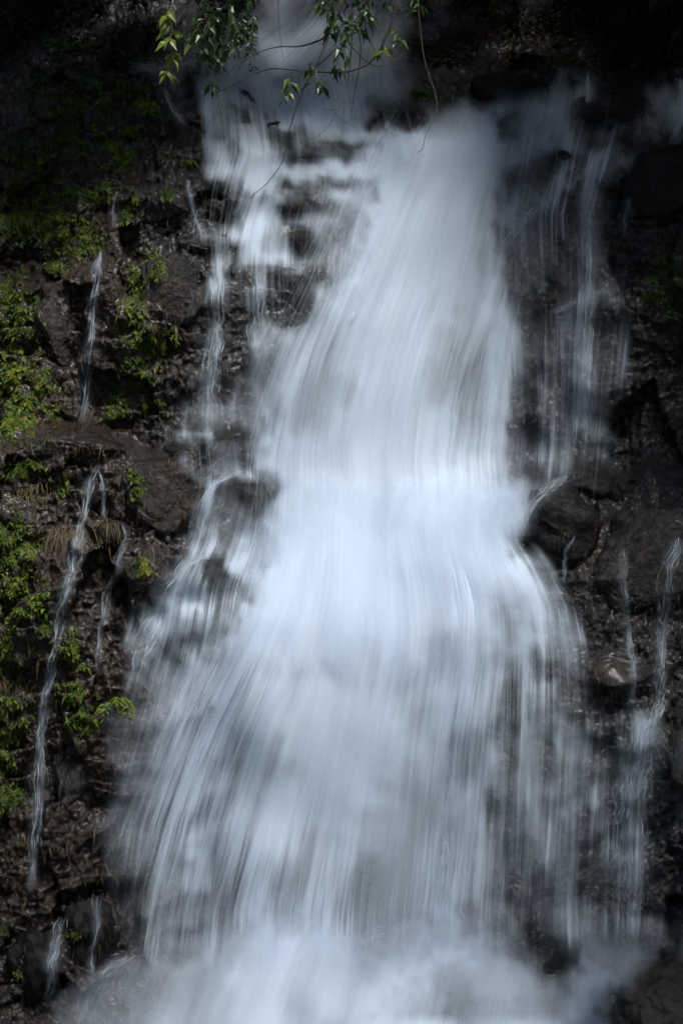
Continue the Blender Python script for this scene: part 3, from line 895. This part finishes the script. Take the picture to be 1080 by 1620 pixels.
PX, PY, TI = [], [], []
for k, (bx, by, rx, ry, q, ti) in enumerate(MOSS):
    n = int(q * rx * ry * 9.0)
    a, r = rng.uniform(0, 2 * math.pi, n), np.abs(rng.normal(0, .62, n))
    x, y = bx + rx * r * np.cos(a), by + ry * r * np.sin(a)
    keep = fbm(x / 26, y / 20, 90, 3) + rng.normal(0, .18, n) > -.02
    PX.append(x[keep]); PY.append(y[keep]); TI.append(ti - .12 + .8 * fbm(x[keep] / 14, y[keep] / 14, 95, 2) + rng.normal(0, .12, keep.sum()))
PX, PY, TI = map(np.concatenate, (PX, PY, TI))
mp_ = on_rock(PX, PY, .01)
md = np.stack([rng.normal(0, .6, len(PX)), -np.abs(rng.normal(.5, .35, len(PX))), rng.normal(-.45, .5, len(PX))], -1)
msz = np.exp(rng.normal(math.log(.026), .5, len(PX)))
tag(leaves('moss', mp_, md, msz, M_MOSS, width=.62, tint=TI, droop=.35), 'yellow green moss and creeping leaves on the rock', 'moss', kind='stuff')

# shreds of root, dead grass and small leaves caught on the rock
n = 26000
x = np.r_[rng.uniform(-40, 420, n), rng.uniform(880, 1120, n // 9)]; y = np.r_[rng.uniform(280, 1500, n), rng.uniform(790, 1150, n // 9)]
keep = fbm(x / 45, y / 30, 99, 3) + rng.normal(0, .15, len(x)) > .05
x, y = x[keep], y[keep]
d3 = np.stack([rng.normal(0, .5, len(x)), -np.abs(rng.normal(.25, .2, len(x))), rng.normal(-.9, .5, len(x))], -1)
tag(leaves('plant_debris', on_rock(x, y, .015), d3, np.exp(rng.normal(math.log(.045), .6, len(x))), M_SHRED, width=.16, tint=rng.random(len(x)) ** 1.5), 'brown root shreds and dead blades caught on the wet rock', 'plant debris', kind='stuff')

# leaf litter and dim undergrowth on the hillside above the crest
n = 9000
x = rng.uniform(620, 1120, n); y = rng.uniform(-80, 105, n); keep = (fbm(x / 60, y / 30, 97) > .0)
x, y = x[keep], y[keep]
d3 = np.stack([rng.normal(0, 1, len(x)), -np.abs(rng.normal(.5, .4, len(x))), rng.normal(0, .6, len(x))], -1)
tag(leaves('leaf_litter', on_rock(x, y, .02), d3, rng.uniform(.06, .16, len(x)), M_LITTER, tint=rng.random(len(x)) * (1.2 - (x - 620) / 600)), 'reddish dead leaves on the dim bank above the crest', 'leaf litter', kind='stuff')
n = 12000
x = np.r_[rng.uniform(-60, 400, n), rng.uniform(640, 1140, n)]; y = np.r_[rng.uniform(-160, 110, n), rng.uniform(-160, 100, n)]
keep = fbm(x / 80, y / 60, 98) > .05
x, y = x[keep], y[keep]
d3 = np.stack([rng.normal(0, 1, len(x)), -np.abs(rng.normal(.6, .4, len(x))), rng.normal(.2, .6, len(x))], -1)
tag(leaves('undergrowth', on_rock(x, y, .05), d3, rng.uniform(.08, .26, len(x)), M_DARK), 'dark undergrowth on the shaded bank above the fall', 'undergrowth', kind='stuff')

# plants growing from the rock
def plant(name, label, sx, sy, n_stem, length, leaf, mat, spread=1.0, per=9, hang=.5, seed=0, tint=(.3, 1.), cat='plant', group=None, width=.38):
    r = np.random.default_rng(seed)
    o = on_rock(np.array([sx * 1.]), np.array([sy * 1.]), .0)[0]
    root = empty(name, o); tag(root, label, cat, group)
    st, lp, ld = [], [], []
    for k in range(n_stem):
        a = r.uniform(-1, 1) * spread
        v = np.array([a * .8, -.7 + r.normal(0, .15), .75 + r.normal(0, .2)]); v /= np.linalg.norm(v)
        L_ = length * r.uniform(.6, 1.1)
        t = np.linspace(0, 1, 8)[:, None]
        p = o + v * t * L_ + np.array([0, 0, -1.]) * hang * L_ * t ** 2
        st.append(tube(p, .008, .003, 4))
        for j in range(per):
            q = .25 + .75 * (j + 1) / per
            b = o + v * q * L_ + np.array([0, 0, -1.]) * hang * L_ * q ** 2
            s = 1 if j % 2 else -1
            lp.append(b); ld.append(np.array([s * .9 + v[0] * .5, -.35 + r.normal(0, .2), .15 - hang * q * .7 + r.normal(0, .15)]))
    mesh_obj('stem', *join(st), M_BARK, root)
    lp, ld = np.array(lp), np.array(ld)
    leaves('foliage', lp, ld, leaf * r.uniform(.7, 1.2, len(lp)), mat, root, width=width, tint=r.uniform(*tint, len(lp)), seed=seed)
    return root
plant('leafy_plant', 'bright green leafy plant in the spray at the left foot of the side cascade', 190, 1112, 9, .38, .13, M_MOSS, 1.1, 8, .7, 1, (.5, .9))
plant('fern', 'pale green fern hanging from the dark rock left of the upper cascade', 242, 172, 8, .5, .15, M_MOSS, .8, 12, 1.0, 2, (.45, .8), 'fern')
plant('shrub', 'dark glossy leaved shrub under the moss at the left edge', 45, 388, 22, .55, .13, M_LEAF, 1.6, 8, .6, 3, (.05, .45), 'shrub', width=.6)
plant('seedling', 'small yellow green plant on the mossy ledge at the lip', 668, 148, 8, .3, .12, M_MOSS, 1.3, 7, .6, 4, (.3, .6))
plant('sapling', 'low light green sprig on the brown rock above the upper cascade steps', 300, 258, 6, .25, .09, M_MOSS, 1.4, 6, .7, 5, (.3, .6))

def grass(label, sx, sy, n, length, mat, seed, spread=14, hang=1.0, group='grass tufts on the left wall', tint=(.2, .9)):
    r = np.random.default_rng(seed)
    V, F, T_ = [], [], []
    o = on_rock(np.array([sx * 1.]), np.array([sy * 1.]))[0]
    for k in range(n):
        x, y = sx + r.normal(0, spread), sy + r.normal(0, spread * .35)
        b = on_rock(np.array([x]), np.array([y]))[0]
        v = np.array([r.normal(0, .45), -.6 + r.normal(0, .2), .6 + r.normal(0, .25)]); L_ = length * r.uniform(.5, 1.2)
        t = np.linspace(0, 1, 6)
        p = b + v * t[:, None] * L_ * .7 + np.array([0, 0, -1.]) * hang * L_ * t[:, None] ** 2
        w = .008 * (1 - t * .9)
        V.append(np.concatenate([p + np.array([1, .3, 0]) * w[:, None], p - np.array([1, .3, 0]) * w[:, None]]))
        i = np.arange(5); F.append(np.stack([i, i + 1, i + 7, i + 6], -1) + k * 12); T_.append(np.full(12, r.uniform(*tint)))
    ob = mesh_obj('grass_tuft', np.concatenate(V) - o, np.concatenate(F), mat, attrs={'tint': np.concatenate(T_)})
    ob.location = o
    tag(ob, label, 'grass', group)
grass('green grass tuft on the mossy ledge at the left edge', 40, 738, 160, .38, M_MOSS, 1, 12, .5, tint=(.4, .9))
grass('brown dry grass hanging over the ledge beside the longest trickle', 108, 842, 200, .5, M_DRY, 2, 12, 1.3, tint=(0, .5))
grass('tawny grass arching along the rock edge above the small ferns', 62, 778, 150, .26, M_DRY, 3, 14, .9)
grass('thin dry grass hanging beside the short side spout', 162, 830, 90, .3, M_DRY, 4, 8, 1.2)
grass('orange brown grass mat low on the left wall', 20, 1085, 160, .3, M_DRY, 5, 16, 1.1, tint=(0, .4))
grass('light green fine grass on the upper moss bank at the left edge', 25, 345, 240, .35, M_MOSS, 6, 15, 1.0, tint=(.4, .8))

# ------------------------------------------------------------------ overhanging branches, nearer than the fall
BD = -1.5
def bp(x, y, d=0.): return W(np.array([x * 1.]), np.array([y * 1.]), np.array([BD + d]))[0]
def smoothpath(p, d, n=5):
    p = np.array(p, dtype=float); k = len(p)
    t = np.linspace(0, k - 1, (k - 1) * n + 1)
    x = np.interp(t, np.arange(k), p[:, 0]); y = np.interp(t, np.arange(k), p[:, 1])
    for _ in range(3):
        x[1:-1] = .25 * x[:-2] + .5 * x[1:-1] + .25 * x[2:]; y[1:-1] = .25 * y[:-2] + .5 * y[1:-1] + .25 * y[2:]
    dd = d + .25 * np.sin(np.linspace(0, 3, len(t)) + p[0, 0])
    return np.array([bp(a, b, c) for a, b, c in zip(x, y, dd)])
def branch(name, label, wood, clusters, seed, cat='branch', mat=None):
    r = np.random.default_rng(seed)
    root = empty(name, bp(*wood[0][0][0], 0)); tag(root, label, cat)
    tb = [tube(smoothpath(p, d), a / 75, b / 65, 6) for p, d, a, b in wood]
    mesh_obj('branch', *join(tb), M_BARK, root)
    for cx, cy, rx, ry, n, size, tint in clusters:
        node = bp(cx, cy - ry * .9, .05)
        lp, ld, ls, lt, tw = [], [], [], [], []
        for _ in range(max(2, n // 9)):
            c = bp(cx + r.normal(0, rx * .5), cy - ry * .5 + r.normal(0, ry * .5), r.normal(0, .15))
            h = np.array([r.normal(0, .3), r.normal(0, .3), -1.]) * ry / 100 * .9
            tw.append(tube([node, .5 * (node + c) + r.normal(0, .02, 3), c, c + h * .5, c + h], .007, .003, 4))
            for j in range(5):
                b = c + h * (.15 + .2 * j) + r.normal(0, .02, 3)
                s = 1 if j % 2 else -1
                lp.append(b); ld.append([s * .55 + r.normal(0, .25), r.normal(-.2, .35), -.75 + r.normal(0, .3)])
                ls.append(size * 1.25 * r.uniform(.7, 1.15)); lt.append(tint + r.normal(0, .14))
        tv, tf = join(tw)
        k5 = np.arange(0, len(tv), 20)           # all twigs of a spray spring from one knot
        for q in range(4): tf[np.isin(tf, k5 + q)] = q
        tg = mesh_obj('twig', tv, tf, M_BARK, root)
        lf = leaves('foliage', np.array(lp), np.array(ld), np.array(ls), mat or M_LEAF, root, width=.42, tint=np.array(lt), seed=seed + int(cx), droop=.15)
        lf.parent = tg
branch('tree_branch', 'leafy branch with long bare twigs hanging over the stream top', [
   ([(560, -60), (545, 0), (520, 58), (490, 70), (470, 74), (440, 73), (410, 82), (370, 105), (330, 125)], 0, 1.6, .35),
   ([(640, -60), (620, 40), (590, 100), (545, 116), (490, 113), (430, 107), (400, 117), (380, 130), (345, 146), (325, 147)], .1, 1.5, .3),
   ([(520, 58), (500, 105), (485, 130), (468, 170), (455, 215), (449, 255), (425, 288), (395, 314)], 0, .9, .3),
   ([(560, -60), (558, 20), (556, 70), (552, 120), (545, 160), (541, 212)], .2, 1.1, .3),
   ([(545, 0), (572, 60), (568, 110), (560, 150), (554, 190)], .25, .9, .25),
   ([(580, -40), (575, 50), (602, 92), (622, 120), (635, 146)], .1, .9, .3),
   ([(545, 60), (575, 95), (600, 108), (618, 98), (640, 85)], .3, .7, .3),
   ([(500, 105), (525, 85), (545, 60), (570, 40)], .3, .8, .4),
   ([(440, 0), (441, 40), (446, 80), (450, 108)], .1, .4, .25),
   ([(345, 146), (346, 170), (356, 200)], .1, .35, .2), ([(380, 105), (362, 140), (345, 155), (343, 185), (320, 200)], .1, .35, .2),
   ([(410, 82), (402, 76), (380, 74), (372, 80)], 0, .4, .2),
   ([(550, 150), (530, 178), (512, 170)], .2, .4, .2), ([(530, 178), (524, 196), (500, 218), (492, 219)], .2, .4, .2), ([(540, 190), (552, 196), (560, 200)], .2, .3, .2)],
  [(318, 55, 26, 22, 45, .17, .4), (345, 28, 34, 24, 60, .17, .3), (350, 72, 24, 26, 50, .17, .3), (385, 45, 22, 28, 45, .18, .3), (345, 95, 12, 24, 25, .17, .35), (400, 52, 8, 20, 10, .16, .4),
   (318, 128, 14, 10, 12, .13, .3), (455, 140, 18, 16, 14, .16, .6), (490, 120, 14, 14, 18, .15, .4), (510, 128, 10, 12, 8, .14, .3), (530, 30, 22, 34, 55, .18, .25), (548, 70, 18, 30, 35, .17, .3), (585, 20, 30, 30, 50, .17, .2), (535, 105, 12, 14, 12, .15, .2), (512, 8, 26, 14, 20, .16, .5), (610, 66, 14, 18, 14, .17, .7), (560, -20, 60, 30, 60, .18, .3), (360, -20, 60, 20, 60, .18, .3)], 3)
branch('hanging_sprig', 'yellow green leaf sprig hanging alone in front of the dark upper left', [([(290, -50), (280, 0), (272, 40), (268, 90)], .1, .5, .25)],
  [(268, 28, 7, 16, 10, .2, 1.), (270, 60, 6, 14, 12, .2, .95), (274, 85, 4, 8, 5, .16, .9), (264, 118, 4, 6, 3, .15, .85)], 5, 'sprig')
branch('hanging_twig', 'bare twig dangling past the mossy ledge right of the stream', [([(655, -50), (662, 20), (668, 80), (676, 115), (688, 145), (692, 172), (684, 195), (672, 215), (668, 238), (660, 241)], .0, .5, .3)],
  [(655, 0, 14, 10, 10, .15, .3)], 6, 'twig')

# ------------------------------------------------------------------ trees added out of view: their crowns block sun from the top, sides and foot
def added_tree(label, base_pt, crown, seed, group='unseen trees added to shade the gorge', n=2600, size=.42):
    r = np.random.default_rng(seed)
    root = empty('added_tree', base_pt); tag(root, label, 'added_tree', group)
    b, c = np.array(base_pt, float), np.array(crown[:3], float)
    t = np.linspace(0, 1, 12)[:, None]
    p = b * (1 - t) + c * t + np.array([0, 0, 1.]) * np.sin(t * math.pi) * .6
    parts = [tube(p, .32, .12, 8)]
    for k in range(6):
        q = r.uniform(.6, .95); s = b * (1 - q) + c * q
        e = c + r.normal(0, 1, 3) * np.array(crown[3:]) * .5
        parts.append(tube(np.array([s, .5 * (s + e) + r.normal(0, .2, 3), e]), .09, .03, 5))
    mesh_obj('trunk', *join(parts), M_BARK, root)
    cl = r.normal(0, 1, (60, 3)); cl /= np.linalg.norm(cl, axis=1, keepdims=True); cl *= r.uniform(.3, 1, (60, 1)) ** .5
    ctr = c + cl * np.array(crown[3:])
    w = r.integers(0, 60, n)
    pts = ctr[w] + r.normal(0, .45, (n, 3))
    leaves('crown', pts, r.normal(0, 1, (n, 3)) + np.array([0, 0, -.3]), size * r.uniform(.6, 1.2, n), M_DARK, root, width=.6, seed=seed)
for i, (lab, b, c, nn) in enumerate([
   ('dark crown added out of view to shade the left end of the crest', (-14, 10, 17), (-4.6, 1.6, 19.8, 4.0, 3.0, 2.0), 4200),
   ('dark crown added out of view to shade the stream above the crest', (3, 14, 19), (1.4, 4.6, 20.8, 3.8, 4.2, 1.7), 3300),
   ('dark crown added out of view to shade the right end of the crest', (12, 7, 14), (6.8, 2.0, 19.4, 3.6, 3.2, 2.4), 4600),
   ('dark crown added out of view to shade the right bank behind the crest', (15, 12, 18), (8.6, 5.2, 21.0, 4.0, 3.6, 2.0), 4200),
   ('dark crown added out of view to shade the left bank behind the crest', (-15, 13, 18), (-6.5, 6.0, 21.4, 4.2, 3.6, 2.0), 4200),
   ('dark crown added out of view to shade the right wall beside the fall', (12, -2, 4), (9.4, -2.6, 16.6, 2.6, 3.0, 2.6), 2600),
   ('sparse crown added out of view to dim the left foot of the fall', (-14, -9.4, 9), (-.6, -9.4, 15.8, 3.0, 2.2, 1.6), 330),
   ('sparse crown added out of view to dim the middle foot of the fall', (15, -9.2, 9), (5.0, -9.2, 15.2, 3.0, 2.4, 1.8), 420),
   ('dark crown added out of view to shade the right foot of the fall', (17, -9, 8), (10, -9, 14.8, 3.0, 2.6, 2.2), 1800),
   ]):
    added_tree(lab, b, c, 40 + i, n=nn)
